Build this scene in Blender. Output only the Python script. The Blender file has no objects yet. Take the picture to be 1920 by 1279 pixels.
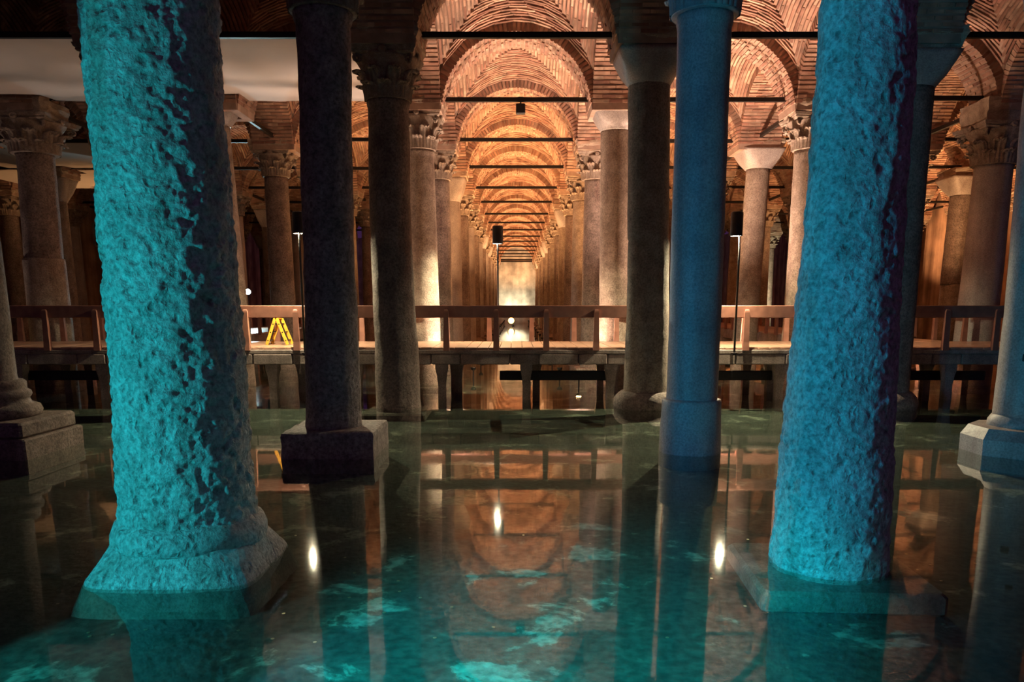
import bpy, math, random
import numpy as np
from mathutils import Vector, Matrix, noise

random.seed(7)
rng = np.random.default_rng(7)
scene = bpy.context.scene
COL = scene.collection
R = math.radians

# ------------------------------------------------------------------ camera
cam_d = bpy.data.cameras.new('camera')
cam = bpy.data.objects.new('camera', cam_d)
COL.objects.link(cam)
cam.location = (0, 0, 2.0)
PITCH = R(10.5)
F_PX = 1475.0
cam.rotation_euler = (R(90) - PITCH, 0, 0)
cam_d.sensor_width = 36.0
cam_d.sensor_fit = 'HORIZONTAL'
cam_d.lens = F_PX / 1920 * 36.0
cam_d.shift_x = -(968 - 959.5) / 1920          # a shift lens, raised
cam_d.shift_y = (573 + F_PX * math.tan(PITCH) - 639.5) / 1920
cam_d.clip_end = 300
scene.camera = cam

# ------------------------------------------------------------------ view + world
scene.view_settings.view_transform = 'Standard'
scene.view_settings.look = 'None'
scene.view_settings.exposure = 1.5
scene.view_settings.gamma = 1.0
scene.view_settings.use_curve_mapping = False
world = bpy.data.worlds.new('world')
scene.world = world
world.use_nodes = True
world.node_tree.nodes['Background'].inputs[0].default_value = (0.44, 0.15, 0.56, 1)   # faint purple fill tinting the shadows, in place of the unseen rest of hall
world.node_tree.nodes['Background'].inputs[1].default_value = 0.027

# ------------------------------------------------------------------ main lamps
def lamp(name, kind, loc, energy, color, radius=0.05, aim=None, cone=None, blend=0.3):
    d = bpy.data.lights.new(name, kind)
    d.energy = energy
    d.color = color
    d.shadow_soft_size = radius
    if kind == 'SPOT':
        d.spot_size = R(cone); d.spot_blend = blend
    o = bpy.data.objects.new(name, d)
    COL.objects.link(o)
    o.location = loc
    if aim is not None:
        o.rotation_euler = (Vector(aim) - Vector(loc)).to_track_quat('-Z', 'Y').to_euler()
    return o

CYAN = (0.012, 0.66, 0.78)
BLUE = (0.0, 0.36, 0.78)
AMBER = (1.0, 0.50, 0.20)
PEACH = (1.0, 0.66, 0.47)
CREAM = (1.0, 0.88, 0.55)
def azim(az, el, d=5.0): return (math.sin(R(az)) * math.cos(R(el)) * d, math.cos(R(az)) * math.cos(R(el)) * d, math.sin(R(el)) * d)
def spot_dir(name, loc, az, el, energy, color, cone, blend, radius=0.06):
    v = azim(az, el)
    return lamp(name, 'SPOT', loc, energy, color, radius, (loc[0] + v[0], loc[1] + v[1], loc[2] + v[2]), cone, blend)
spot_dir('cyan_spot', (-4.75, 3.05, 1.30), 82, 4, 180, CYAN, 114, 0.10)
spot_dir('blue_spot', (-3.9, 2.6, 1.50), 78, 8, 340, BLUE, 91, 0.04)
lamp('floor_fill_spot', 'SPOT', (-0.9, 1.3, 3.2), 1250, (0.0, 0.62, 0.74), 0.08, (0.2, 4.4, -0.2), 50, 0.9)  # added fill out of view, brightens the foreground floor

# ------------------------------------------------------------------ materials
def nt(name):
    m = bpy.data.materials.new(name)
    m.use_nodes = True
    t = m.node_tree
    return m, t, t.nodes['Principled BSDF'], t.nodes.new, t.links.new

def ramp(new, a, b, p0=0.3, p1=0.7):
    r = new('ShaderNodeValToRGB')
    r.color_ramp.elements[0].position = p0; r.color_ramp.elements[0].color = (*a, 1)
    r.color_ramp.elements[1].position = p1; r.color_ramp.elements[1].color = (*b, 1)
    return r

def stone(name, a, b, stain=(0.22, 0.13, 0.08), scale=2.5, bump=0.35, rough=0.75, pits=0.0, stain_amt=0.45, fine=38.0, mottle=0.55):
    m, t, bs, new, ln = nt(name)
    tc = new('ShaderNodeTexCoord')
    oi = new('ShaderNodeObjectInfo')
    add = new('ShaderNodeVectorMath'); add.operation = 'MULTIPLY_ADD'
    ln(oi.outputs['Random'], add.inputs[0]); add.inputs[1].default_value = (37, 53, 71); ln(tc.outputs['Object'], add.inputs[2])
    n1 = new('ShaderNodeTexNoise'); n1.inputs['Scale'].default_value = scale; n1.inputs['Detail'].default_value = 8; n1.inputs['Roughness'].default_value = 0.65
    ln(add.outputs[0], n1.inputs['Vector'])
    r1 = ramp(new, a, b, 0.32, 0.68); ln(n1.outputs['Fac'], r1.inputs[0])
    mp = new('ShaderNodeMapping'); mp.inputs['Scale'].default_value = (3.2, 3.2, 0.35); ln(add.outputs[0], mp.inputs['Vector'])
    n2 = new('ShaderNodeTexNoise'); n2.inputs['Scale'].default_value = 1.3; n2.inputs['Detail'].default_value = 5; ln(mp.outputs[0], n2.inputs['Vector'])
    r2 = ramp(new, (0, 0, 0), (stain_amt,) * 3, 0.5, 0.72); ln(n2.outputs['Fac'], r2.inputs[0])
    mx = new('ShaderNodeMixRGB'); ln(r2.outputs[0], mx.inputs[0]); ln(r1.outputs[0], mx.inputs[1]); mx.inputs[2].default_value = (*stain, 1)
    n3 = new('ShaderNodeTexNoise'); n3.inputs['Scale'].default_value = fine; n3.inputs['Detail'].default_value = 6; n3.inputs['Roughness'].default_value = 0.7
    ln(add.outputs[0], n3.inputs['Vector'])
    r3 = ramp(new, (mottle,) * 3, (1.2,) * 3, 0.34, 0.60); ln(n3.outputs['Fac'], r3.inputs[0])
    mm = new('ShaderNodeMixRGB'); mm.blend_type = 'MULTIPLY'; mm.inputs[0].default_value = 0.8
    ln(mx.outputs[0], mm.inputs[1]); ln(r3.outputs[0], mm.inputs[2])
    ln(mm.outputs[0], bs.inputs['Base Color'])
    bs.inputs['Roughness'].default_value = rough
    h = n3.outputs['Fac']
    if pits > 0:
        v = new('ShaderNodeTexVoronoi'); v.inputs['Scale'].default_value = 15
        nd = new('ShaderNodeTexNoise'); nd.inputs['Scale'].default_value = 9; nd.inputs['Detail'].default_value = 3; ln(add.outputs[0], nd.inputs['Vector'])
        vd = new('ShaderNodeVectorMath'); vd.operation = 'MULTIPLY_ADD'; ln(nd.outputs['Color'], vd.inputs[0]); vd.inputs[1].default_value = (0.13, 0.13, 0.13); ln(add.outputs[0], vd.inputs[2])
        vs_ = new('ShaderNodeVectorMath'); vs_.operation = 'MULTIPLY'; ln(vd.outputs[0], vs_.inputs[0]); vs_.inputs[1].default_value = (1, 1, 0.62)
        ln(vs_.outputs[0], v.inputs['Vector'])
        rv = ramp(new, (0,) * 3, (1,) * 3, 0.1, 0.42); ln(v.outputs['Distance'], rv.inputs[0])
        ad = new('ShaderNodeMath'); ad.operation = 'MULTIPLY_ADD'; ln(rv.outputs[0], ad.inputs[0]); ad.inputs[1].default_value = pits; ln(h, ad.inputs[2])
        h = ad.outputs[0]
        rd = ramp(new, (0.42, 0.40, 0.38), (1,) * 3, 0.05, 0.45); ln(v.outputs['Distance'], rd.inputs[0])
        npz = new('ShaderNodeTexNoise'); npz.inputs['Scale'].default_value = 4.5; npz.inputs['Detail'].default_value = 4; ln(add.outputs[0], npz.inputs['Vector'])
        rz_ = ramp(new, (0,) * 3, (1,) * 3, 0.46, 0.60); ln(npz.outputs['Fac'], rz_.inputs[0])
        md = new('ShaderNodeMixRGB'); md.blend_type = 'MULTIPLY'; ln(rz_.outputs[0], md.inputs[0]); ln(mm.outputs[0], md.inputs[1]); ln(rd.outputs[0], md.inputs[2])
        ln(md.outputs[0], bs.inputs['Base Color'])
    bp = new('ShaderNodeBump'); bp.inputs['Strength'].default_value = bump; bp.inputs['Distance'].default_value = 0.03 if pits < 0.3 else 0.045
    ln(h, bp.inputs['Height']); ln(bp.outputs[0], bs.inputs['Normal'])
    return m

def brick_mat(name, cols, mortar_noise=True, rough=0.9):
    m, t, bs, new, ln = nt(name)
    g = new('ShaderNodeNewGeometry'); oi = new('ShaderNodeObjectInfo')
    ad = new('ShaderNodeMath'); ad.operation = 'ADD'; ln(g.outputs['Random Per Island'], ad.inputs[0]); ln(oi.outputs['Random'], ad.inputs[1])
    fr = new('ShaderNodeMath'); fr.operation = 'FRACT'; ln(ad.outputs[0], fr.inputs[0])
    cr = new('ShaderNodeValToRGB')
    els = cr.color_ramp.elements
    while len(els) < len(cols): els.new(0.5)
    for i, c in enumerate(cols):
        els[i].position = i / (len(cols) - 1); els[i].color = (*c, 1)
    ln(fr.outputs[0], cr.inputs[0])
    n = new('ShaderNodeTexNoise'); n.inputs['Scale'].default_value = 3.0; n.inputs['Detail'].default_value = 8; ln(g.outputs['Position'], n.inputs['Vector'])
    r = ramp(new, (0.45,) * 3, (1.2,) * 3, 0.3, 0.68); ln(n.outputs['Fac'], r.inputs[0])
    mm = new('ShaderNodeMixRGB'); mm.blend_type = 'MULTIPLY'; mm.inputs[0].default_value = 1.0
    ln(cr.outputs[0], mm.inputs[1]); ln(r.outputs[0], mm.inputs[2]); ln(mm.outputs[0], bs.inputs['Base Color'])
    n2 = new('ShaderNodeTexNoise'); n2.inputs['Scale'].default_value = 60; n2.inputs['Detail'].default_value = 4; ln(g.outputs['Position'], n2.inputs['Vector'])
    bp = new('ShaderNodeBump'); bp.inputs['Strength'].default_value = 0.4; bp.inputs['Distance'].default_value = 0.02
    ln(n2.outputs['Fac'], bp.inputs['Height']); ln(bp.outputs[0], bs.inputs['Normal'])
    bs.inputs['Roughness'].default_value = rough
    return m

def plain(name, c, rough=0.6, metal=0.0, var=0.25, scale=9.0, bump=0.15):
    m, t, bs, new, ln = nt(name)
    tc = new('ShaderNodeTexCoord')
    n = new('ShaderNodeTexNoise'); n.inputs['Scale'].default_value = scale; n.inputs['Detail'].default_value = 6; ln(tc.outputs['Object'], n.inputs['Vector'])
    r = ramp(new, tuple(x * (1 - var) for x in c), tuple(min(1, x * (1 + var)) for x in c), 0.3, 0.7); ln(n.outputs['Fac'], r.inputs[0])
    ln(r.outputs[0], bs.inputs['Base Color'])
    bs.inputs['Roughness'].default_value = rough; bs.inputs['Metallic'].default_value = metal
    bp = new('ShaderNodeBump'); bp.inputs['Strength'].default_value = bump; bp.inputs['Distance'].default_value = 0.01
    ln(n.outputs['Fac'], bp.inputs['Height']); ln(bp.outputs[0], bs.inputs['Normal'])
    return m

def glow(name, c, s):
    m, t, bs, new, ln = nt(name)
    bs.inputs['Base Color'].default_value = (*c, 1)
    bs.inputs['Emission Color'].default_value = (*c, 1)
    bs.inputs['Emission Strength'].default_value = s
    return m

M = {}
M['rough'] = stone('pitted_marble', (0.50, 0.49, 0.46), (0.78, 0.76, 0.72), (0.30, 0.19, 0.11), 3.0, 0.85, 0.5, 0.55, 0.5, 26, 0.30)
M['underwater'] = stone('underwater_stone', (0.13, 0.13, 0.11), (0.34, 0.33, 0.27), (0.05, 0.06, 0.04), 4.0, 0.6, 0.9)  # darker tone for the plinths below the waterline
M['stone'] = stone('column_stone', (0.17, 0.125, 0.11), (0.36, 0.28, 0.24), (0.13, 0.06, 0.05), 3.2, 0.80, 0.75, 0.0, 0.5, 24, 0.28)
M['smooth'] = stone('smooth_marble', (0.30, 0.26, 0.25), (0.50, 0.43, 0.40), (0.22, 0.14, 0.12), 1.4, 0.12, 0.5, 0.0, 0.5)
M['dark'] = stone('dark_granite', (0.22, 0.175, 0.175), (0.52, 0.43, 0.42), (0.10, 0.07, 0.06), 4.5, 0.9, 0.7, 0.2, 0.4, 20, 0.25)
M['carved'] = stone('carved_marble', (0.24, 0.18, 0.145), (0.46, 0.37, 0.30), (0.16, 0.085, 0.065), 4.0, 0.6, 0.8, 0.0, 0.45, 30, 0.40)
M['impost'] = stone('impost_stone', (0.34, 0.26, 0.20), (0.58, 0.46, 0.36), (0.16, 0.10, 0.08), 3.0, 0.6, 0.85)
M['brick'] = brick_mat('roman_brick', [(0.27, 0.13, 0.095), (0.42, 0.24, 0.17), (0.51, 0.325, 0.235), (0.36, 0.175, 0.125), (0.57, 0.40, 0.30)])
M['mortar'] = plain('lime_mortar', (0.36, 0.245, 0.19), 0.95, 0, 0.35, 2.5, 0.4)
M['iron'] = plain('black_iron', (0.012, 0.010, 0.010), 0.5, 0.3, 0.3, 20)
M['canvas'] = plain('canvas', (0.62, 0.56, 0.52), 0.75, 0, 0.06, 0.6, 0.05)
M['rail'] = plain('brown_painted_wood', (0.28, 0.12, 0.085), 0.45, 0, 0.2, 6, 0.1)
M['deck'] = plain('worn_deck', (0.46, 0.27, 0.19), 0.28, 0, 0.25, 4, 0.1)
M['conc'] = stone('stained_concrete', (0.20, 0.15, 0.13), (0.36, 0.28, 0.25), (0.07, 0.05, 0.05), 3.0, 0.35, 0.85)
M['lampblack'] = plain('lamp_black', (0.02, 0.018, 0.02), 0.4, 0.2, 0.2, 12)
M['bulb'] = glow('lamp_glow', (1.0, 0.95, 0.78), 30)
M['amberbulb'] = glow('amber_glow', (1.0, 0.60, 0.20), 60)
M['starbulb'] = glow('floodlight_glow', (1.0, 0.58, 0.16), 2.2)
M['whitebulb'] = glow('cold_glow', (0.65, 0.95, 1.0), 60)
M['yellow'] = plain('yellow_ladder', (0.72, 0.34, 0.035), 0.4, 0, 0.1)
M['coin'] = plain('tarnished_coin', (0.55, 0.45, 0.30), 0.35, 0.7, 0.3)

def wall_material(name, a, b):
    m, t, bs, new, ln = nt(name)
    g = new('ShaderNodeNewGeometry')
    mp = new('ShaderNodeMapping'); mp.inputs['Scale'].default_value = (0.9, 0.9, 0.06); ln(g.outputs['Position'], mp.inputs['Vector'])
    n = new('ShaderNodeTexNoise'); n.inputs['Scale'].default_value = 1.4; n.inputs['Detail'].default_value = 7; ln(mp.outputs[0], n.inputs['Vector'])
    n2 = new('ShaderNodeTexNoise'); n2.inputs['Scale'].default_value = 1.2; n2.inputs['Detail'].default_value = 8; ln(g.outputs['Position'], n2.inputs['Vector'])
    r = ramp(new, a, b, 0.36, 0.64); ln(n.outputs['Fac'], r.inputs[0])
    r2 = ramp(new, (0.6,) * 3, (1.1,) * 3, 0.35, 0.65); ln(n2.outputs['Fac'], r2.inputs[0])
    mm = new('ShaderNodeMixRGB'); mm.blend_type = 'MULTIPLY'; mm.inputs[0].default_value = 1
    ln(r.outputs[0], mm.inputs[1]); ln(r2.outputs[0], mm.inputs[2]); ln(mm.outputs[0], bs.inputs['Base Color'])
    bp = new('ShaderNodeBump'); bp.inputs['Strength'].default_value = 0.4; bp.inputs['Distance'].default_value = 0.05
    ln(n2.outputs['Fac'], bp.inputs['Height']); ln(bp.outputs[0], bs.inputs['Normal'])
    bs.inputs['Roughness'].default_value = 0.9
    return m
M['wall'] = wall_material('streaked_plaster', (0.16, 0.08, 0.055), (0.55, 0.36, 0.26))
M['wallpale'] = wall_material('pale_plaster', (0.45, 0.40, 0.36), (0.68, 0.62, 0.56))

def floor_material():
    m, t, bs, new, ln = nt('silted_floor')
    g = new('ShaderNodeNewGeometry')
    n = new('ShaderNodeTexNoise'); n.inputs['Scale'].default_value = 1.5; n.inputs['Detail'].default_value = 9; n.inputs['Roughness'].default_value = 0.62
    n.inputs['Distortion'].default_value = 0.4
    ln(g.outputs['Position'], n.inputs['Vector'])
    cr = new('ShaderNodeValToRGB'); e = cr.color_ramp.elements
    e[0].position = 0.30; e[0].color = (0.05, 0.055, 0.045, 1)
    e[1].position = 0.75; e[1].color = (0.50, 0.48, 0.39, 1)
    x = e.new(0.50); x.color = (0.085, 0.085, 0.07, 1)
    x = e.new(0.58); x.color = (0.12, 0.12, 0.095, 1)
    x = e.new(0.61); x.color = (0.34, 0.34, 0.27, 1)
    ln(n.outputs['Fac'], cr.inputs[0])
    n2 = new('ShaderNodeTexNoise'); n2.inputs['Scale'].default_value = 14; n2.inputs['Detail'].default_value = 6; ln(g.outputs['Position'], n2.inputs['Vector'])
    r2 = ramp(new, (0.55,) * 3, (1.2,) * 3, 0.35, 0.65); ln(n2.outputs['Fac'], r2.inputs[0])
    mm = new('ShaderNodeMixRGB'); mm.blend_type = 'MULTIPLY'; mm.inputs[0].default_value = 1
    ln(cr.outputs[0], mm.inputs[1]); ln(r2.outputs[0], mm.inputs[2]); ln(mm.outputs[0], bs.inputs['Base Color'])
    bs.inputs['Roughness'].default_value = 0.9
    bp = new('ShaderNodeBump'); bp.inputs['Strength'].default_value = 0.5; bp.inputs['Distance'].default_value = 0.03
    ln(n2.outputs['Fac'], bp.inputs['Height']); ln(bp.outputs[0], bs.inputs['Normal'])
    return m
M['floor'] = floor_material()

def water_material():
    m = bpy.data.materials.new('still_water'); m.use_nodes = True
    t = m.node_tree; t.nodes.clear(); new, ln = t.nodes.new, t.links.new
    out = new('ShaderNodeOutputMaterial')
    g = new('ShaderNodeNewGeometry')
    n = new('ShaderNodeTexNoise'); n.inputs['Scale'].default_value = 2.2; n.inputs['Detail'].default_value = 2; ln(g.outputs['Position'], n.inputs['Vector'])
    bp = new('ShaderNodeBump'); bp.inputs['Strength'].default_value = 0.03; bp.inputs['Distance'].default_value = 0.02
    ln(n.outputs['Fac'], bp.inputs['Height'])
    dt = new('ShaderNodeVectorMath'); dt.operation = 'DOT_PRODUCT'; ln(g.outputs['Incoming'], dt.inputs[0]); ln(g.outputs['Normal'], dt.inputs[1])
    ab = new('ShaderNodeMath'); ab.operation = 'ABSOLUTE'; ln(dt.outputs['Value'], ab.inputs[0])
    om = new('ShaderNodeMath'); om.operation = 'SUBTRACT'; om.inputs[0].default_value = 1.0; ln(ab.outputs[0], om.inputs[1])
    pw = new('ShaderNodeMath'); pw.operation = 'POWER'; ln(om.outputs[0], pw.inputs[0]); pw.inputs[1].default_value = 5.0
    fr = new('ShaderNodeMath'); fr.operation = 'MULTIPLY_ADD'; ln(pw.outputs[0], fr.inputs[0]); fr.inputs[1].default_value = 0.97; fr.inputs[2].default_value = 0.025
    tr = new('ShaderNodeBsdfTransparent'); tr.inputs[0].default_value = (0.68, 0.77, 0.72, 1)
    gl = new('ShaderNodeBsdfGlossy'); gl.inputs['Roughness'].default_value = 0.035; gl.inputs['Color'].default_value = (0.95, 0.93, 0.93, 1)
    ln(bp.outputs[0], gl.inputs['Normal'])
    mx = new('ShaderNodeMixShader'); ln(fr.outputs[0], mx.inputs[0]); ln(tr.outputs[0], mx.inputs[1]); ln(gl.outputs[0], mx.inputs[2])
    ln(mx.outputs[0], out.inputs['Surface'])
    return m
M['water'] = water_material()

# ------------------------------------------------------------------ mesh helpers
class MB:
    def __init__(s): s.v = []; s.f = []
    def add(s, vs, fs):
        o = len(s.v); s.v += [tuple(p) for p in vs]; s.f += [tuple(i + o for i in f) for f in fs]; return s
    def hexa(s, p):                      # 8 points: bottom ring 0-3, top ring 4-7
        return s.add(p, [(0, 3, 2, 1), (4, 5, 6, 7), (0, 1, 5, 4), (1, 2, 6, 5), (2, 3, 7, 6), (3, 0, 4, 7)])
    def box(s, x0, x1, y0, y1, z0, z1):
        return s.hexa([(x0, y0, z0), (x1, y0, z0), (x1, y1, z0), (x0, y1, z0), (x0, y0, z1), (x1, y0, z1), (x1, y1, z1), (x0, y1, z1)])
    def bbox(s, x0, x1, y0, y1, z0, z1, b=0.02):   # box with chamfered edges all round
        rings = []
        for z, i in ((z0, b), (z0 + b, 0), (z1 - b, 0), (z1, b)):
            X0, X1, Y0, Y1 = x0 + i, x1 - i, y0 + i, y1 - i
            rings.append([(X0 + b, Y0, z), (X1 - b, Y0, z), (X1, Y0 + b, z), (X1, Y1 - b, z), (X1 - b, Y1, z), (X0 + b, Y1, z), (X0, Y1 - b, z), (X0, Y0 + b, z)])
        return s.loft(rings)
    def loft(s, rings, cap=True, closed=True):
        n = len(rings[0]); vs = [p for r in rings for p in r]; fs = []
        for j in range(len(rings) - 1):
            for i in range(n if closed else n - 1):
                k = (i + 1) % n
                fs.append((j * n + i, j * n + k, (j + 1) * n + k, (j + 1) * n + i))
        if cap:
            fs.append(tuple(range(n - 1, -1, -1))); fs.append(tuple((len(rings) - 1) * n + i for i in range(n)))
        return s.add(vs, fs)
    def lathe(s, prof, n=32, cx=0, cy=0, cap=True):
        return s.loft([[(cx + r * math.cos(2 * math.pi * i / n), cy + r * math.sin(2 * math.pi * i / n), z) for i in range(n)] for z, r in prof], cap)
    def tube(s, pts, r, n=8):
        pts = [Vector(p) for p in pts]; rings = []
        for i, p in enumerate(pts):
            d = (pts[min(i + 1, len(pts) - 1)] - pts[max(i - 1, 0)]).normalized()
            a = d.orthogonal().normalized(); b = d.cross(a)
            rr = r[i] if isinstance(r, (list, tuple)) else r
            rings.append([p + (a * math.cos(2 * math.pi * k / n) + b * math.sin(2 * math.pi * k / n)) * rr for k in range(n)])
        return s.loft(rings)
    def mesh(s, name, mat, smooth=False):
        me = bpy.data.meshes.new(name)
        me.from_pydata(s.v, [], s.f); me.update()
        if mat is not None: me.materials.append(mat)
        if smooth: me.polygons.foreach_set('use_smooth', [True] * len(me.polygons))
        return me
    def obj(s, name, mat, parent=None, smooth=False):
        return put(name, s.mesh(name, mat, smooth), parent)

def put(name, me, parent=None, loc=(0, 0, 0), rz=0, scale=None):
    o = bpy.data.objects.new(name, me); COL.objects.link(o)
    o.parent = parent; o.location = loc; o.rotation_euler = (0, 0, rz)
    if scale: o.scale = scale
    return o

def thing(name, label, cat, loc=(0, 0, 0), group=None, rz=0):
    o = bpy.data.objects.new(name, None); COL.objects.link(o)
    o.empty_display_size = 0.2; o.location = loc; o.rotation_euler = (0, 0, rz)
    o['label'] = label; o['category'] = cat; o['kind'] = 'thing'
    if group: o['group'] = group
    return o

def tag(o, label, cat, group=None):
    o['label'] = label; o['category'] = cat; o['kind'] = 'thing'
    if group: o['group'] = group
    return o

def struct(o, label, cat):
    o['label'] = label; o['category'] = cat; o['kind'] = 'structure'
    return o

def jitter(mb, amp, freq=3.0, seed=0.0):
    out = []
    for p in mb.v:
        q = Vector(p) * freq + Vector((seed, seed * 1.7, seed * 0.3))
        d = noise.noise_vector(q) * amp
        out.append((p[0] + d.x, p[1] + d.y, p[2] + d.z))
    mb.v = out
    return mb

# ------------------------------------------------------------------ the grid of the hall
B = 4.84
Y0 = 5.98
def NX(i): return B * (i - 0.5)          # i = 0 left of the nave, i = 1 right of it
def RY(r): return Y0 + B * r
ROWS = 18
BACK = RY(ROWS)
SIDE = 22.7
FLOOR_Z = -0.2
SPRING = 6.85
ZC = 6.52                                # centre of the arch circle
RA = 1.78                                # intrados
RING = 0.25
HALF = B / 2
PW = HALF - 1.80                         # half width of piers and arches
A = HALF - PW                            # half width of a vault cell

ORD = ['first', 'second', 'third', 'fourth', 'fifth', 'sixth', 'seventh', 'eighth', 'ninth', 'tenth', 'eleventh', 'twelfth', 'thirteenth', 'fourteenth', 'fifteenth', 'sixteenth', 'seventeenth', 'eighteenth']

# ------------------------------------------------------------------ setting: floor, water, walls
struct(MB().box(-SIDE - 1, SIDE + 1, -8, BACK + 1, FLOOR_Z - 0.3, FLOOR_Z).obj('floor', M['floor']), 'silted stone floor under the shallow water', 'floor')
wm = MB(); wm.add([(-SIDE, -8, 0), (SIDE, -8, 0), (SIDE, BACK, 0), (-SIDE, BACK, 0)], [(0, 1, 2, 3)])
struct(wm.obj('water', M['water']), 'still shallow water covering the whole floor', 'water')
struct(MB().box(-SIDE - 0.6, -SIDE, -8, BACK + 0.6, FLOOR_Z, 9.6).obj('wall_left', M['wall']), 'dark red stained side wall beyond the left columns', 'wall')
struct(MB().box(SIDE, SIDE + 0.6, -8, BACK + 0.6, FLOOR_Z, 9.6).obj('wall_right', M['wall']), 'orange streaked side wall beyond the right columns', 'wall')
bw = MB().box(-SIDE, SIDE, BACK + 0.02, BACK + 0.6, FLOOR_Z, 9.6)
struct(bw.obj('wall_back', M['wallpale']), 'pale plastered end wall closing the nave', 'wall')

# ------------------------------------------------------------------ ceiling: piers, arches and pitched-brick vault cells
ceiling = thing('ceiling', 'brick groin vaults on round brick arches', 'ceiling')
ceiling['kind'] = 'structure'

def arc_pt(rad, th, y): return (rad * math.cos(th), y, ZC + rad * math.sin(th))

TH0 = math.asin((6.72 - ZC) / RA)
NV = 52                                   # voussoirs round one arch
def voussoir(mb, j, y0, y1, r0, r1, gap=0.62):
    dt = (math.pi - 2 * TH0) / NV
    c = TH0 + (j + 0.5) * dt
    h = dt * gap / 2
    mb.hexa([arc_pt(r0, c + h, y0), arc_pt(r0, c - h, y0), arc_pt(r0, c - h, y1), arc_pt(r0, c + h, y1),
             arc_pt(r1, c + h, y0), arc_pt(r1, c - h, y0), arc_pt(r1, c - h, y1), arc_pt(r1, c + h, y1)])

def arch_core():
    mb = MB(); n = 26
    rings = []
    for j in range(n + 1):
        th = TH0 * 0.3 + (math.pi - TH0 * 0.6) * j / n
        rings.append([arc_pt(RA + 0.022, th, -PW + 0.018), arc_pt(RA + 0.022, th, PW - 0.018), arc_pt(RA + RING, th, PW - 0.018), arc_pt(RA + RING, th, -PW + 0.018)])
    return mb.loft(rings)
def arch_bricks(seed, skip_front=False):
    rs = random.Random(seed); mb = MB()
    for j in range(NV):
        cuts = [-PW] + [(-PW + PW * 2 * k / 4) + (0.08 if j % 2 else -0.08) for k in (1, 2, 3)] + [PW]
        for k in range(4):
            if skip_front and k == 0: continue
            r = rs.uniform(-0.014, 0.012)
            voussoir(mb, j, cuts[k] + 0.008, cuts[k + 1] - 0.008, RA + r, RA + RING - 0.012, rs.uniform(0.52, 0.74))
    return mb
core_me = arch_core().mesh('arch_core', M['mortar'])
archbrick_me = [arch_bricks(s).mesh('arch_brickwork', M['brick']) for s in (1, 2, 3)]
archbrick_skip = arch_bricks(4, True).mesh('arch_brickwork', M['brick'])

# vault cell: courses run as arcs parallel to each of the four arches
RW = RA + RING - 0.01
def web_z(x, y):
    a = max(abs(x), abs(y)); b = min(abs(x), abs(y))
    z = ZC + math.sqrt(max(RW * RW - b * b, 0))
    return z + 0.34 * (1 - (a / A) ** 2) * (1 - 0.4 * (b / A) ** 2)
def web_core():
    mb = MB(); n = 20; g = [(-A - 0.05) + (2 * A + 0.1) * i / n for i in range(n + 1)]
    vs = [(x, y, web_z(x, y) + 0.035) for y in g for x in g]
    fs = [(j * (n + 1) + i, (j + 1) * (n + 1) + i, (j + 1) * (n + 1) + i + 1, j * (n + 1) + i + 1) for j in range(n) for i in range(n)]
    return mb.add(vs, fs)
def web_course_bricks(seed):
    """(quarter, course, 8 points) of every brick in one cell"""
    rs = random.Random(seed); out = []
    pitch = 0.088; nc = int(A / pitch)
    for q in range(4):
        ca, sa = math.cos(q * math.pi / 2), math.sin(q * math.pi / 2)
        for c in range(1, nc + 1):
            y = c * pitch
            if y > A - 0.01: continue
            lim = y * 0.985; dc = rs.uniform(0.030, 0.050); hc = pitch * rs.uniform(0.25, 0.31)
            L = 0.40
            t = -lim + (-rs.random() * L)
            while t < lim:
                t1 = t + L * rs.uniform(0.85, 1.15)
                x0, x1 = max(t, -lim) + 0.004, min(t1, lim) - 0.004
                t = t1
                if x1 - x0 < 0.05: continue
                hw = hc * rs.uniform(0.88, 1.1); d = dc + rs.uniform(-0.008, 0.008)
                yy = y + rs.uniform(-0.003, 0.003)
                pts = []
                for up in (-d, 0.05):
                    for (x, w) in ((x0, yy - hw), (x1, yy - hw), (x1, yy + hw), (x0, yy + hw)):
                        X, Yv = x * ca - w * sa, x * sa + w * ca
                        pts.append((X, Yv, web_z(X, Yv) + 0.02 + up))
                out.append((q, c, pts))
    return out
webcore_me = web_core().mesh('vault_plaster', M['mortar'], True)
WEB = [web_course_bricks(s) for s in (11, 12)]
def web_mesh(lst):
    mb = MB()
    for _, _, p in lst: mb.hexa(p)
    return mb.mesh('vault_brickwork', M['brick'])
web_me = [web_mesh(w) for w in WEB]

def pier_bricks(seed):
    rs = random.Random(seed); mb = MB(); z = 6.89; k = 0
    while z < 7.52:
        h = 0.055
        for side in range(4):
            ca, sa = math.cos(side * math.pi / 2), math.sin(side * math.pi / 2)
            off = 0.14 if k % 2 else 0.0
            x = -PW - off
            while x < PW - 0.03:
                x1 = x + 0.29; a, b = max(x, -PW) + 0.01, min(x1, PW) - 0.01; x = x1
                if b - a < 0.05: continue
                d = rs.uniform(-0.012, 0.012)
                P = []
                for zz in (z, z + h):
                    for (u, w) in ((a, -PW - d), (b, -PW - d), (b, -PW + 0.1), (a, -PW + 0.1)):
                        P.append((u * ca - w * sa, u * sa + w * ca, zz))
                mb.hexa(P)
        z += 0.098; k += 1
    return mb
piercore_me = MB().box(-PW + 0.02, PW - 0.02, -PW + 0.02, PW - 0.02, 6.88, 7.6).mesh('pier_core', M['mortar'])
pierbrick_me = [pier_bricks(s).mesh('pier_brickwork', M['brick']) for s in (21, 22)]

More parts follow.
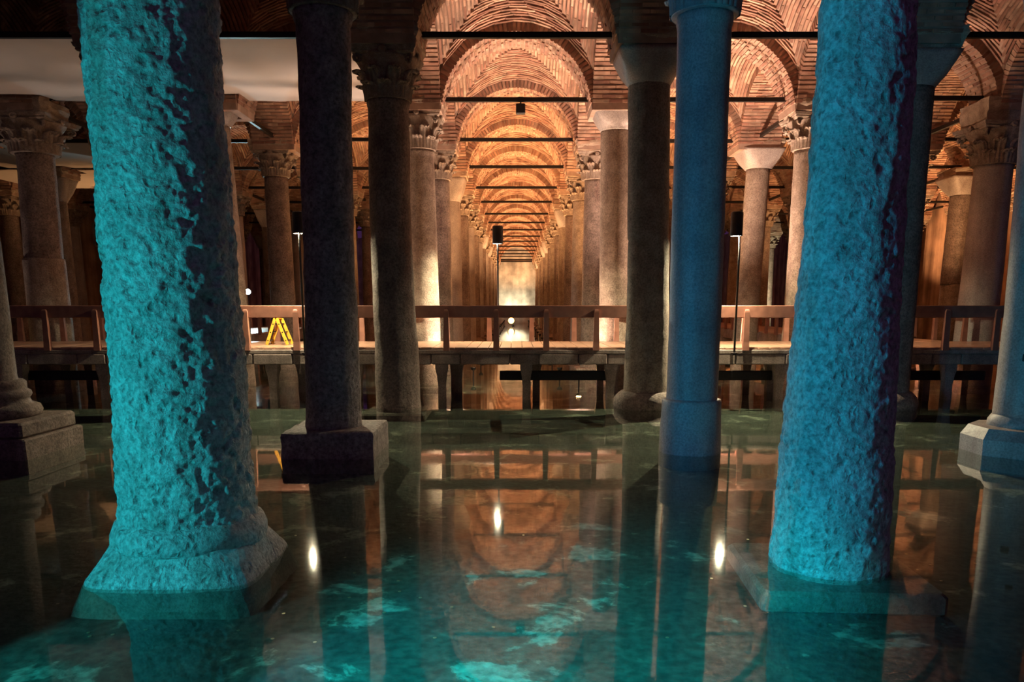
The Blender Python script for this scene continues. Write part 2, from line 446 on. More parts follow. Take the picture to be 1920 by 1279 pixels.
def in_view(x, y, m=3.5): return abs(x) < 0.69 * y + m
def deep_ok(i, r):                        # beyond the twelfth row only the nave and its neighbours can be seen
    return r <= 10 or -1 <= i <= 2
part_n = 0
def cpart(name, me, parent, loc, rz=0, kind=None):
    o = put(name, me, parent, loc, rz)
    if kind: o['kind'] = kind
    return o
FRONT_RING = {(0, 3), (0, 4), (1, 3), (0, 5)}       # nave arches (bay index, row) whose face bricks are single bricks
def front_brick_mesh():
    mb = MB(); dt = (math.pi - 2 * TH0) / NV; h = dt * 0.31
    # one brick at the crown, turned about the arch centre for each place
    a = math.pi / 2
    def P(rad, th, y): return (rad * math.cos(th), y, rad * math.sin(th))
    r0, r1, y0, y1 = RA - 0.004, RA + RING - 0.01, -PW - 0.006, -PW + 0.27
    mb.hexa([P(r0, a + h, y0), P(r0, a - h, y0), P(r0, a - h, y1), P(r0, a + h, y1), P(r1, a + h, y0), P(r1, a - h, y0), P(r1, a - h, y1), P(r1, a + h, y1)])
    return mb.mesh('brick', M['brick'])
front_me = front_brick_mesh()
for r in range(0, ROWS):
    for i in range(-4, 5):                # bay between node i and i+1
        xc, yc = NX(i) + HALF, RY(r) + HALF
        if not in_view(max(abs(xc) - HALF, 0), RY(r + 1)) or not deep_ok(i, r): continue
        # vault cell
        c = cpart('vault_cell', webcore_me, ceiling, (xc, yc, 0))
        if (i, r) == (0, 2):              # nearest cell in view: the bricks of its facing quarter are single bricks
            cpart('brickwork', web_mesh([w for w in WEB[0] if w[0] != 0]), c, (0, 0, 0), 0, 'stuff')
            for w in WEB[0]:
                if w[0] == 0: MB().hexa(w[2]).obj('brick', M['brick'], c)
        else:
            cpart('brickwork', web_me[(i + r) % 2], c, (0, 0, 0), ((i * 3 + r) % 4) * math.pi / 2, 'stuff')
        # transverse arch at row r
        a = cpart('transverse_arch', core_me, ceiling, (xc, RY(r), 0))
        if (i, r) in FRONT_RING:
            cpart('brickwork', archbrick_skip, a, (0, 0, 0), 0, 'stuff')
            dt = (math.pi - 2 * TH0) / NV
            for j in range(NV):
                b = cpart('brick', front_me, a, (0, 0, ZC))
                b.rotation_euler = (0, -(TH0 + (j + 0.5) * dt - math.pi / 2), 0)
                b.location.y = random.uniform(-0.01, 0.01)
        else:
            cpart('brickwork', archbrick_me[(i + r) % 3], a, (0, 0, 0), 0, 'stuff')
    for i in range(-4, 6):
        x = NX(i)
        if not in_view(abs(x) - PW, RY(r + 1)) or not (deep_ok(i, r)): continue
        l = cpart('longitudinal_arch', core_me, ceiling, (x, RY(r) + HALF, 0), math.pi / 2)
        cpart('brickwork', archbrick_me[(i * 2 + r) % 3], l, (0, 0, 0), 0, 'stuff')
        p = cpart('pier', piercore_me, ceiling, (x, RY(r), 0))
        cpart('brickwork', pierbrick_me[(i + r) % 2], p, (0, 0, 0), 0, 'stuff')

# ------------------------------------------------------------------ columns
def shaft_mesh(prof, nz, na, amp, mat, seed, rough=False, notch=0.0):
    """prof: [(z, dx, r)] bottom to top, interpolated; surface worn by noise"""
    zs = [p[0] for p in prof]
    mb = MB(); rings = []
    lo, hi = zs[0], zs[-1]
    for j in range(nz + 1):
        z = lo + (hi - lo) * j / nz
        dx = float(np.interp(z, zs, [p[1] for p in prof])); rr = float(np.interp(z, zs, [p[2] for p in prof]))
        ring = []
        for i in range(na):
            a = 2 * math.pi * i / na
            ca, sa = math.cos(a), math.sin(a)
            q = Vector((ca * rr * 1.0, sa * rr * 1.0, z)) + Vector((seed, seed * 2.3, seed * 0.7))
            if rough:
                n0 = noise.noise(q * 1.6)
                n1 = noise.noise(Vector((q.x, q.y, q.z * 0.75)) * 7.5)
                n2 = noise.noise(q * 17.0)
                pit = max(0.0, noise.noise(q * 11.0 + Vector((9, 3, 1))) - 0.12)
                ridge = 1 - abs(noise.noise(Vector((q.x, q.y, q.z * 0.6)) * 9.0))
                n3 = noise.noise(q * 34.0)
                d = amp * (0.7 * n0 + 0.75 * n1 + 0.62 * n2 + 0.38 * n3 - 1.9 * pit * max(0.0, 0.6 + n0) + 0.35 * ridge)
            else:
                d = amp * (noise.noise(q * 2.2) + 0.6 * noise.noise(q * 6.5))
            ring.append((dx + (rr + d) * ca, (rr + d) * sa, z))
        rings.append(ring)
    return mb.loft(rings).mesh('shaft', mat, True)

# --- leafy capital, unit: neck radius 1 at z = 0, height 2.4
def bell_mesh(mat):
    mb = MB(); prof = [(0, 1.05), (0.05, 1.10), (0.10, 1.04), (0.5, 1.05), (1.1, 1.14), (1.6, 1.28), (1.95, 1.48), (2.1, 1.52)]
    return mb.lathe(prof, 28).mesh('bell', mat, True)
def leaf_mesh(h, w, lean, mat):
    """acanthus leaf standing at +x: ribbed, blunt, its lip curling out and over"""
    nu, nv = 13, 16
    def P(u, v, back):
        t = v / nv; s = u / (nu - 1) * 2 - 1
        half = w * (1.0 - 0.10 * t + 0.06 * abs(math.sin(t * math.pi * 4)))
        if t > 0.66: half = w * 0.93 * math.sqrt(max(0.05, 1 - ((t - 0.66) / 0.36) ** 2))
        ribs = math.cos(s * math.pi * 3.0)
        groove = 0.055 * ribs * (0.45 + 0.55 * t) - 0.05 * (abs(s) ** 6)
        rad = 1.07 + lean * t ** 2.2 + 0.06 * (1 - s * s) + groove
        z = 0.03 + h * t
        if t > 0.70:
            k = (t - 0.70) / 0.30
            rad += 0.26 * math.sin(k * math.pi * 0.62) * (1 - 0.35 * s * s)
            z = 0.03 + h * (0.70 + 0.21 * math.sin(k * math.pi * 0.80)) - 0.06 * s * s
        if back: rad -= 0.13; z -= 0.05 * t
        ang = s * half / (0.75 + 0.25 * rad)
        return (rad * math.cos(ang), rad * math.sin(ang), z)
    mb = MB(); n = nu
    F = [P(u, v, 0) for v in range(nv + 1) for u in range(nu)]; Bk = [P(u, v, 1) for v in range(nv + 1) for u in range(nu)]
    o = len(F); fs = []
    for v in range(nv):
        for u in range(nu - 1):
            q = (v * n + u, v * n + u + 1, (v + 1) * n + u + 1, (v + 1) * n + u)
            fs.append(q); fs.append(tuple(i + o for i in q[::-1]))
        for u in (0, nu - 1):
            q = (v * n + u, (v + 1) * n + u, (v + 1) * n + u + o, v * n + u + o); fs.append(q)
    for u in range(nu - 1):
        v = nv; fs.append((v * n + u, v * n + u + 1, v * n + u + 1 + o, v * n + u + o))
    return mb.add(F + Bk, fs).mesh('leaf', mat, True)
def volute_mesh(mat):
    """corner scroll at +x"""
    mb = MB(); pts = []; rad = []
    for k in range(30):
        t = k / 29
        if t < 0.4:
            s = t / 0.4; pts.append((1.15 + 0.55 * s * s, 0, 1.25 + 0.78 * math.sin(s * math.pi / 2))); rad.append(0.07 + 0.03 * s)
        else:
            s = (t - 0.4) / 0.6; a = math.pi / 2 - s * 3.6 * math.pi; q = 0.22 * (1 - 0.75 * s)
            pts.append((1.70 + q * math.cos(a), 0, 1.81 + q * math.sin(a))); rad.append(0.09 * (1 - 0.5 * s))
    return mb.tube(pts, rad, 7).mesh('volute', mat, True)
def abacus_mesh(mat):
    mb = MB(); rings = []
    for z, k in ((2.04, 0.93), (2.12, 0.97), (2.16, 0.95), (2.24, 1.0), (2.40, 1.03)):
        ring = []
        for side in range(4):
            c, s_ = math.cos(side * math.pi / 2), math.sin(side * math.pi / 2)
            for u in range(8):
                t = -1 + 2 * u / 8
                x, y = 1.38 + 0.24 * t * t, 1.60 * t
                if u == 0: x, y = 1.55, -1.55
                ring.append(((x * c - y * s_) * k, (x * s_ + y * c) * k, z))
        rings.append(ring)
    return mb.loft(rings).mesh('abacus', mat)
def boss_mesh(mat):
    mb = MB()
    mb.loft([[(1.30, 0.20 * math.cos(a), 2.20 + 0.20 * math.sin(a)) for a in [k * math.pi / 5 for k in range(10)]],
             [(1.52, 0.19 * math.cos(a), 2.20 + 0.19 * math.sin(a)) for a in [k * math.pi / 5 for k in range(10)]],
             [(1.58, 0.11 * math.cos(a), 2.20 + 0.11 * math.sin(a)) for a in [k * math.pi / 5 for k in range(10)]]])
    return mb.mesh('boss', mat)
CAP = {}
for key in ('carved', 'smooth'):
    mt = M[key]
    CAP[key] = dict(bell=bell_mesh(mt), low=leaf_mesh(0.86, 0.385, 0.14, mt), high=leaf_mesh(1.55, 0.36, 0.30, mt), volute=volute_mesh(mt), abacus=abacus_mesh(mt), boss=boss_mesh(mt))
def join_capital(parts):
    mb = MB()
    def app(me, rz):
        c, s_ = math.cos(rz), math.sin(rz)
        mb.add([(v.co.x * c - v.co.y * s_, v.co.x * s_ + v.co.y * c, v.co.z) for v in me.vertices], [tuple(p.vertices) for p in me.polygons])
    app(parts['bell'], 0); app(parts['abacus'], 0)
    for k in range(8): app(parts['low'], k * math.pi / 4)
    for k in range(8): app(parts['high'], (k + 0.5) * math.pi / 4)
    for k in range(4): app(parts['volute'], (k + 0.5) * math.pi / 2); app(parts['boss'], k * math.pi / 2)
    return mb.mesh('capital', M['carved'], True)
far_cap_me = join_capital(CAP['carved'])

def cushion_mesh(mat, r0, top, h, facets=False, seed=0):
    """plain block capital: round below, square above"""
    mb = MB(); rings = []; n = 32 if not facets else 8
    for j in range(9):
        t = j / 8; ring = []
        e = 2 + 14 * t ** 1.5
        for i in range(n):
            a = 2 * math.pi * (i + (0.5 if facets else 0)) / n; c, s_ = math.cos(a), math.sin(a)
            k = (abs(c) ** e + abs(s_) ** e) ** (-1 / e)
            rr = r0 + (top - r0) * (t ** 0.85)
            ring.append((rr * k * c, rr * k * s_, h * t))
        rings.append(ring)
    rings.insert(0, [(x * 0.98, y * 0.98, -0.03) for x, y, z in rings[0]])
    mb.loft(rings)
    return mb.mesh('capital', mat, not facets)

def impost_mesh(mat, half, z0, z1, seed, rough=0.03):
    mb = MB(); rings = []; n = 10
    for j in range(7):
        t = j / 6; k = half * (0.90 + 0.10 * min(1, t * 1.6)); ring = []
        for side in range(4):
            c, s_ = math.cos(side * math.pi / 2), math.sin(side * math.pi / 2)
            for u in range(n):
                w = -1 + 2 * u / n; x, y = k, k * w
                ring.append((x * c - y * s_, x * s_ + y * c, z0 + (z1 - z0) * t))
        rings.append(ring)
    mb.loft(rings)
    jitter(mb, rough, 3.0, seed)
    return mb.mesh('impost', mat)
imposts = [impost_mesh(M['impost'], 0.64, 0, 1, s, 0.06) for s in (1, 5, 9)]

def add_capital(t, kind, x, z0, z1, r, detail, key='carved', seed=0):
    """capital from neck z0 to z1; impost up to 6.87"""
    if kind == 'leafy':
        sc = (r, r, (z1 - z0) / 2.4)
        if detail:
            P = CAP[key]
            b = put('capital', P['bell'], t, (x, 0, z0), seed * 0.0, sc)
            for k in range(8): put('leaf', P['low'], b, rz=k * math.pi / 4)
            for k in range(8): put('leaf', P['high'], b, rz=(k + 0.5) * math.pi / 4)
            for k in range(4):
                put('volute', P['volute'], b, rz=(k + 0.5) * math.pi / 2); put('boss', P['boss'], b, rz=k * math.pi / 2)
            put('abacus', P['abacus'], b)
        else:
            put('capital', far_cap_me, t, (x, 0, z0), 0, sc)
    else:
        put('capital', CUSH[kind], t, (x, 0, z0), 0, (r / 0.38, r / 0.38, (z1 - z0) / 0.6))
    if z1 < 6.8:
        put('impost', imposts[seed % 3], t, (x * 0.6, 0, z1), (seed % 4) * math.pi / 2, (1, 1, 6.88 - z1))
CUSH = {'cushion': cushion_mesh(M['smooth'], 0.38, 0.60, 0.6), 'facet': cushion_mesh(M['smooth'], 0.40, 0.64, 0.6, True)}

DEFAULT_BASE = MB()
DEFAULT_BASE.bbox(-0.55, 0.55, -0.55, 0.55, FLOOR_Z, 0.06, 0.03)
base_me = DEFAULT_BASE.mesh('plinth', M['stone'])
torus_me = MB().lathe([(0.06, 0.50), (0.10, 0.545), (0.16, 0.555), (0.22, 0.53), (0.25, 0.47), (0.33, 0.44), (0.36, 0.42)], 28).mesh('base', M['stone'], True)

def generic_shaft(mat, r, seed):
    return shaft_mesh([(0.0, 0, r * 1.10), (1.5, 0, r * 1.06), (6.3, 0, r * 0.93)], 60, 30, 0.006, mat, seed)
GEN = [generic_shaft(M['stone'], 0.38, 3), generic_shaft(M['stone'], 0.35, 13), generic_shaft(M['smooth'], 0.37, 23), generic_shaft(M['carved'], 0.36, 33)]

HERO = {}
def hero(i, r, label, prof, mat, cap, neck, captop, rcap, base=None, nz=90, na=48, amp=0.006, rough=False, seed=1, y=None, key='carved', x=None):
    HERO[(i, r)] = True
    X = NX(i) if x is None else x
    t = thing('stone_column', label, 'column', (X, RY(r) if y is None else y, 0))
    pf = [(z, a - X, q) for z, a, q in prof]
    put('shaft', shaft_mesh(pf, nz, na, amp, mat, seed, rough), t)
    if cap: add_capital(t, cap, pf[-1][1], neck, captop, rcap, True, key, seed)
    if base: base(t)
    return t

# --- bases of the near columns
def base_left_big(t):
    mb = MB(); prof = [(0.20, 0.55), (0.22, 0.58), (0.30, 0.575), (0.37, 0.545), (0.40, 0.50), (0.42, 0.40)]
    mb.lathe(prof, 72); mb2 = jitter(mb, 0.016, 6, 3.3); mb2.obj('base_ring', M['rough'], t, True)
    mb = MB(); rings = []; n = 72
    for z, half, e in ((0.26, 0.53, 2.2), (0.21, 0.555, 2.6), (0.12, 0.59, 3.6), (0.02, 0.62, 5.5), (-0.02, 0.63, 6.5)):
        ring = []
        for k in range(n):
            a = 2 * math.pi * k / n; c, s_ = math.cos(a), math.sin(a)
            q = half * (abs(c) ** e + abs(s_) ** e) ** (-1 / e)
            ring.append((q * c, q * s_, z))
        rings.append(ring)
    mb.loft(rings[::-1]); jitter(mb, 0.018, 5, 1.1)
    mb.obj('flared_plinth', M['rough'], t)
    mb = MB(); rings = []
    for z, half, e in ((-0.215, 0.69, 10), (-0.16, 0.675, 9), (-0.08, 0.65, 7.5), (-0.02, 0.632, 6.5)):
        ring = []
        for k in range(n):
            a = 2 * math.pi * k / n; c, s_ = math.cos(a), math.sin(a)
            q = half * (abs(c) ** e + abs(s_) ** e) ** (-1 / e)
            ring.append((q * c, q * s_, z))
        rings.append(ring)
    jitter(mb.loft(rings), 0.018, 5, 1.1).obj('plinth', M['underwater'], t)
def base_right_big(t):
    mb = MB(); mb.bbox(-0.66, 0.66, -0.62, 0.62, FLOOR_Z - 0.01, -0.035, 0.03); 
    o = mb.obj('plinth', M['underwater'], t); o.rotation_euler[2] = R(-3)
def base_block(t):
    mb = MB(); n = 14; rings = []
    for z, k in ((-0.22, 0.61), (0.02, 0.615), (0.18, 0.61), (0.30, 0.615), (0.345, 0.60), (0.36, 0.56)):
        ring = []
        for side in range(4):
            c, s_ = math.cos(side * math.pi / 2), math.sin(side * math.pi / 2)
            for u in range(n):
                w = -1 + 2 * u / n; ring.append((k * c - k * w * s_, k * s_ + k * w * c, z))
        rings.append(ring)
    mb.loft(rings); jitter(mb, 0.018, 4, 2.2); mb.obj('plinth', M['dark'], t)
def base_drum(t):
    mb = MB().lathe([(-0.22, 0.425), (0.0, 0.422), (0.25, 0.418), (0.60, 0.405), (0.70, 0.402), (0.735, 0.39), (0.74, 0.34)], 64)
    jitter(mb, 0.008, 5, 4.4).obj('base_drum', M['smooth'], t, True)
def base_slab(t):
    jitter(MB().bbox(-0.62, 0.62, -0.62, 0.62, FLOOR_Z - 0.01, -0.06, 0.03), 0.02, 2, 5).obj('plinth', M['stone'], t)
def base_torus(t):
    mb = MB().lathe([(-0.22, 0.56), (0.0, 0.60), (0.08, 0.615), (0.16, 0.60), (0.24, 0.56), (0.30, 0.50), (0.325, 0.46)], 56)
    jitter(mb, 0.02, 5, 7.7).obj('base', M['stone'], t, True)
def base_attic(t):
    mb = MB().lathe([(0.48, 0.57), (0.50, 0.60), (0.57, 0.625), (0.63, 0.60), (0.655, 0.54), (0.67, 0.50), (0.73, 0.475), (0.76, 0.50), (0.79, 0.515), (0.83, 0.505), (0.85, 0.47), (0.87, 0.455), (0.92, 0.46), (0.96, 0.455), (0.99, 0.42)], 64)
    jitter(mb, 0.008, 5, 2.7).obj('base', M['stone'], t, True)
    jitter(MB().bbox(-0.80, 0.80, -0.66, 0.66, 0.28, 0.49, 0.03), 0.02, 3, 1.3).obj('plinth', M['stone'], t)
    jitter(MB().bbox(-0.86, 0.86, -0.70, 0.70, FLOOR_Z - 0.01, 0.27, 0.02), 0.015, 3, 6.3).obj('plinth', M['stone'], t)
def base_octagon(t):
    mb = MB().lathe([(0.33, 0.40), (0.36, 0.43), (0.44, 0.42), (0.50, 0.385), (0.53, 0.36)], 48)
    jitter(mb, 0.02, 6, 3.7).obj('base', M['smooth'], t, True)
    mb = MB(); rings = []
    for z, k in ((-0.22, 0.66), (0.0, 0.68), (0.22, 0.68), (0.36, 0.60), (0.37, 0.50)):
        rings.append([(k * 1.08 * math.cos(R(22.5 + 45 * u)), k * 1.08 * math.sin(R(22.5 + 45 * u)), z) for u in range(8)])
    jitter(mb.loft(rings), 0.01, 4, 2).obj('plinth', M['smooth'], t)
    for (a, z, s_) in ((-128, 1.32, 0.05), (-112, 1.86, 0.045), (-118, 4.35, 0.07)):
        ob = MB().bbox(-s_, s_, -0.02, 0.02, -s_, s_, 0.008).obj('iron_plate', M['iron'], t)
        ob.location = (0.36 * math.cos(R(a)), 0.36 * math.sin(R(a)), z); ob.rotation_euler = (0, 0, R(a + 90))

K = 1.031   # measured at slightly nearer rows
hero(0, 0, 'large pitted column lit turquoise, on a flared square base, left of the nave',
     [(0.36, -2.56, .50), (0.50, -2.57, .49), (1.51, -2.56, .473), (2.28, -2.56, .449), (3.0, -2.565, .446), (4.04, -2.565, .446), (5.8, -2.57, .44)],
     M['rough'], 'cushion', 5.8, 6.4, .46, base_left_big, 420, 230, 0.025, True, 3, x=-2.56)
hero(1, 0, 'large pitted column lit turquoise, on a submerged square slab, right of the nave',
     [(-0.06, 2.47, .437), (0.08, 2.47, .436), (0.2, 2.47, .428), (0.27, 2.47, .420), (0.71, 2.47, .413), (1.51, 2.468, .382), (2.28, 2.475, .348), (3.0, 2.475, .328), (4.04, 2.46, .314), (5.8, 2.44, .30)],
     M['rough'], 'cushion', 5.8, 6.4, .36, base_right_big, 420, 210, 0.016, True, 17, x=2.47)
hero(0, 1, 'dark weathered column on a square block standing in the water',
     [(0.30, -2.54, .385), (0.66, -2.53, .372), (1.81, -2.51, .352), (2.71, -2.51, .336), (3.86, -2.49, .329), (5.50, -2.45, .34), (5.55, -2.45, .37), (5.63, -2.45, .38)],
     M['dark'], 'leafy', 5.63, 6.5, .39, base_block, 160, 80, 0.014, False, 5, x=-2.50)
hero(1, 1, 'smooth blue-lit column with carved capital on a round drum, right of the nave',
     [(0.70, 2.42, .345), (0.95, 2.42, .345), (1.81, 2.42, .344), (2.71, 2.41, .347), (4.51, 2.40, .336), (5.45, 2.39, .338), (5.53, 2.39, .36), (5.60, 2.39, .35)],
     M['smooth'], 'leafy', 5.60, 6.5, .39, base_drum, 120, 64, 0.004, False, 6, x=2.42, key='smooth')
hero(0, 2, 'dark mottled column with broken leafy capital, just before the walkway',
     [(-0.2, -2.35, .455), (0.0, -2.36, .45), (1.31, -2.37, .421), (2.13, -2.40, .402), (3.74, -2.42, .389), (4.71, -2.41, .39), (5.60, -2.40, .375), (5.68, -2.40, .40), (5.74, -2.40, .39)],
     M['stone'], 'leafy', 5.74, 6.58, .385, base_slab, 140, 64, 0.012, False, 7, x=-2.39)
hero(1, 2, 'jointed column with plain flaring capital and bulging round base before the walkway',
     [(0.28, 2.57, .44), (0.31, 2.57, .437), (1.72, 2.57, .409), (3.22, 2.545, .392), (3.235, 2.545, .37), (3.25, 2.535, .395), (6.03, 2.47, .388)],
     M['carved'], 'cushion', 6.03, 6.55, .40, base_torus, 160, 64, 0.008, False, 8, x=2.54)
hero(-1, 1, 'grey column on stepped moulded base and two slabs at the picture edge',
     [(0.95, -7.33, .42), (1.03, -7.33, .40), (2.5, -7.33, .39), (5.7, -7.33, .37)],
     M['stone'], 'leafy', 5.7, 6.5, .40, base_attic, 90, 48, 0.006, False, 9, x=-7.28)
hero(2, 1, 'blue-lit column with iron plates on an octagonal base',
     [(0.50, 6.98, .37), (1.95, 6.98, .36), (4.53, 6.91, .36), (5.7, 6.91, .35)],
     M['smooth'], 'leafy', 5.7, 6.5, .40, base_octagon, 90, 48, 0.005, False, 10, x=6.98, y=10.75, key='smooth')
hero(-1, 2, 'shadowed column largely hidden behind the turquoise pitted column',
     [(-0.2, -7.26, .42), (2.0, -7.26, .40), (5.7, -7.26, .38)],
     M['dark'], 'leafy', 5.7, 6.6, .40, base_slab, 70, 40, 0.008, False, 11)
hero(2, 2, 'dark column with plain capital peeping out behind the right turquoise column',
     [(0.28, 7.36, .43), (2.0, 7.36, .42), (5.95, 7.36, .40)],
     M['stone'], 'cushion', 5.95, 6.5, .40, base_torus, 70, 40, 0.006, False, 12, x=7.36)
hero(0, 3, 'column with crisp two-tier leafy capital behind the walkway, left of the nave',
     [(-0.2, -2.33, .40), (2.0, -2.35, .375), (5.62, -2.40, .355), (5.70, -2.40, .375), (5.76, -2.40, .37)],
     M['carved'], 'leafy', 5.76, 6.62, .375, base_slab, 90, 44, 0.006, False, 13)
hero(1, 3, 'pale column with plain block capital behind the walkway, right of the nave',
     [(-0.2, 2.55, .42), (2.0, 2.52, .40), (6.23, 2.46, .385)],
     M['carved'], 'cushion', 6.23, 6.78, .40, base_slab, 90, 44, 0.008, False, 14)
def drum_a(t):
    base_slab(t)
    jitter(MB().lathe([(-0.2, 0.50), (1.5, 0.495), (3.10, 0.48), (3.16, 0.47)], 40), 0.01, 4, 2).obj('lower_drum', M['carved'], t, True)
hero(-2, 3, 'thick column on a wider lower drum under a broad leafy capital, far left',
     [(3.1, -11.98, .44), (5.60, -11.92, .42), (5.66, -11.92, .44)], M['stone'], 'leafy', 5.66, 6.50, .50, drum_a, 60, 44, 0.008, False, 15, x=-11.98)
hero(-1, 3, 'slender column with faceted plain capital beside the hanging canvas',
     [(-0.2, -7.20, .40), (2.0, -7.28, .37), (6.36, -7.42, .34)], M['carved'], 'facet', 6.36, 6.87, .37, base_slab, 60, 40, 0.006, False, 16, x=-7.32)
hero(2, 3, 'pale rough column with leafy capital half hidden by the right turquoise column',
     [(-0.2, 7.26, .43), (2.0, 7.30, .41), (5.76, 7.26, .37)], M['carved'], 'leafy', 5.76, 6.55, .39, base_slab, 60, 40, 0.008, False, 18)
hero(3, 3, 'stout grey column with finely carved leafy capital, far right behind the walkway',
     [(-0.2, 11.80, .50), (2.97, 11.85, .46), (5.35, 11.85, .43), (5.40, 11.85, .45)], M['smooth'], 'leafy', 5.40, 6.34, .46, base_slab, 60, 44, 0.006, False, 19, x=11.85)
hero(-1, 4, 'column with weathered leafy capital, second row behind the walkway, beside ladder',
     [(-0.2, -7.35, .41), (2.0, -7.38, .38), (5.87, -7.40, .35)], M['stone'], 'leafy', 5.87, 6.6, .37, base_slab, 50, 36, 0.006, False, 20, x=-7.36)
hero(2, 4, 'brown column with plain block capital, second row behind the walkway, behind lamp post',
     [(-0.2, 7.25, .39), (2.0, 7.30, .37), (6.13, 7.42, .35)], M['carved'], 'cushion', 6.13, 6.65, .42, base_slab, 50, 36, 0.006, False, 21, x=7.32)
def drum_b(t):
    base_slab(t)
    jitter(MB().lathe([(-0.2, 0.42), (1.5, 0.41), (2.72, 0.40), (2.78, 0.39)], 36), 0.008, 4, 2).obj('lower_drum', M['carved'], t, True)
hero(4, 5, 'brown column on a pale lower drum before the orange wall, plain capital',
     [(2.75, 16.30, .37), (6.0, 16.35, .36)], M['stone'], 'cushion', 6.0, 6.6, .44, drum_b, 40, 36, 0.006, False, 22, x=16.35)

CAPK = ['leafy', 'cushion', 'leafy', 'leafy', 'cushion', 'leafy', 'leafy']
capd = {'leafy': 'leafy', 'cushion': 'plain', 'facet': 'plain'}
for r in range(3, ROWS):
    for i in range(-4, 6):
        if (i, r) in HERO or not in_view(NX(i), RY(r), 1.0) or not deep_ok(i, r): continue
        h = (i * 7 + r * 5 + (i * r) % 3) % 7
        kind = CAPK[h]
        side = 'left' if i <= 0 else 'right'
        n = (0 - i) if i <= 0 else (i - 1)
        where = 'lining the %s of the nave' % side if n == 0 else '%s out from the nave to the %s' % (ORD[n], side)
        t = thing('stone_column', '%s-capital stone column, %s row behind the walkway, %s' % (capd[kind], ORD[r - 3], where), 'column', (NX(i), RY(r), 0),
                  'columns standing behind the walkway')
        put('shaft', GEN[(i + 2 * r) % 4], t, (0, 0, FLOOR_Z), 0, (1, 1, (5.8 + 0.2) / 6.3))
        add_capital(t, kind, 0, 5.78, 6.55, 0.37, r <= 4, 'carved', (i + r) % 6)
        if (i + r) % 2: put('plinth', base_me, t)
        else: put('base', torus_me, t, (0, 0, -0.1))

# ------------------------------------------------------------------ iron tie rods
rodx_me = MB().box(-HALF + PW - 0.12, HALF - PW + 0.12, -0.045, 0.045, 6.90, 7.0).mesh('tie_rod', M['iron'])
for r in range(1, ROWS + 1):
    for i in range(-4, 5):
        xc = NX(i) + HALF
        if in_view(max(0, abs(xc) - HALF), RY(r), 0.5) and deep_ok(i, r) and r >= 2:
            if i == 0: where = 'across the nave'
            else: where = '%s bay to the %s of the nave' % (ORD[abs(i) - 1], 'left' if i < 0 else 'right')
            row = 'before the walkway' if r == 2 else '%s row behind the walkway' % ORD[r - 3]
            tag(put('tie_rod', rodx_me, None, (xc, RY(r), -0.05 if r == 2 else random.uniform(-0.02, 0.04))), 'iron tie rod, %s, %s' % (where, row), 'tie rod', 'iron tie rods spanning the arches')
    for i in range(-4, 6):
        if r >= 9 or r < 2 or not in_view(NX(i), RY(r) + HALF, 0) or i in (0, 1): continue
        side = 'left' if i <= 0 else 'right'
        n = (0 - i) if i <= 0 else (i - 1)
        tag(put('tie_rod', rodx_me, None, (NX(i), RY(r) + HALF, 0.02), math.pi / 2),
            'lengthwise tie rod over %s column line %s of nave, %s bay' % (ORD[n], side, ORD[r - 2]), 'tie rod', 'iron tie rods spanning the arches')

# ------------------------------------------------------------------ walkway
WY0, WY1 = 16.95, 19.80
DZ = 1.12
def walkway(label, x0, x1, rails, name='walkway'):
    return thing(name, label, 'walkway')
def baluster_mesh():
    mb = MB(); rings = []
    for z, w, d in ((DZ - 0.06, 0.066, 0.075), (DZ + 0.12, 0.062, 0.06), (1.70, 0.052, 0.05), (1.86, 0.052, 0.05), (1.90, 0.044, 0.045), (1.92, 0.025, 0.03)):
        rings.append([(-w, -d, z), (w, -d, z), (w, d * 0.4, z), (-w, d * 0.4, z)])
    return mb.loft(rings).mesh('baluster', M['rail'])
bal_me = baluster_mesh()
def rail_run(t, p0, p1, out, step=1.06, start=0.0):
    """handrail board from p0 to p1 (x, y); out = direction of the outside face"""
    p0, p1 = Vector(p0), Vector(p1); L = (p1 - p0).length; d = (p1 - p0) / L
    rz = math.atan2(d.y, d.x)
    h = MB().bbox(0, L, -0.025, 0.025, 1.745, 2.0, 0.012).obj('handrail', M['rail'], t)
    h.location = (p0.x, p0.y, 0); h.rotation_euler = (0, 0, rz)
    flip = 1 if (Vector((-d.y, d.x)).dot(Vector(out)) < 0) else -1
    s = start
    while s < L:
        put('baluster', bal_me, h, (s, -0.03 * flip, 0), 0 if flip > 0 else math.pi)
        s += step
def support_mesh():
    mb = MB(); rings = []
    for z, x0, x1, y0, y1 in ((FLOOR_Z, -0.085, 0.085, -0.09, 0.09), (0.30, -0.08, 0.08, -0.085, 0.085), (0.52, -0.10, 0.10, -0.10, 0.10), (0.66, -0.13, 0.13, -0.12, 0.12), (0.80, -0.13, 0.13, -0.12, 0.12)):
        rings.append([(x0, y0, z), (x1, y0, z), (x1, y1, z), (x0, y1, z)])
    return mb.loft(rings).mesh('support_post', M['conc'])
sup_me = support_mesh()
fascia_me = [jitter(MB().bbox(0.006, w - 0.006, -0.10, 0.10, 0.76, 0.985, 0.02), 0.008, 4, w).mesh('fascia_block', M['conc']) for w in (0.62, 0.84, 1.06)]
slab_me = MB().bbox(0.004, 1.056, 0, WY1 - WY0 + 0.12, 0.0, 0.14, 0.012).mesh('deck_slab', M['deck'])
plank_me = MB().bbox(0.004, 0.236, 0, WY1 - WY0 + 0.12, DZ - 0.045, DZ, 0.006).mesh('plank', M['deck'])
main = thing('walkway', 'long railed walkway crossing the hall above the water', 'walkway')
XL, XR = -13.8, 13.8
o = MB().bbox(XL, XR, WY0 - 0.10, WY0 + 0.10, 0.985, 1.075, 0.015).obj('edge_beam', M['conc'], main)
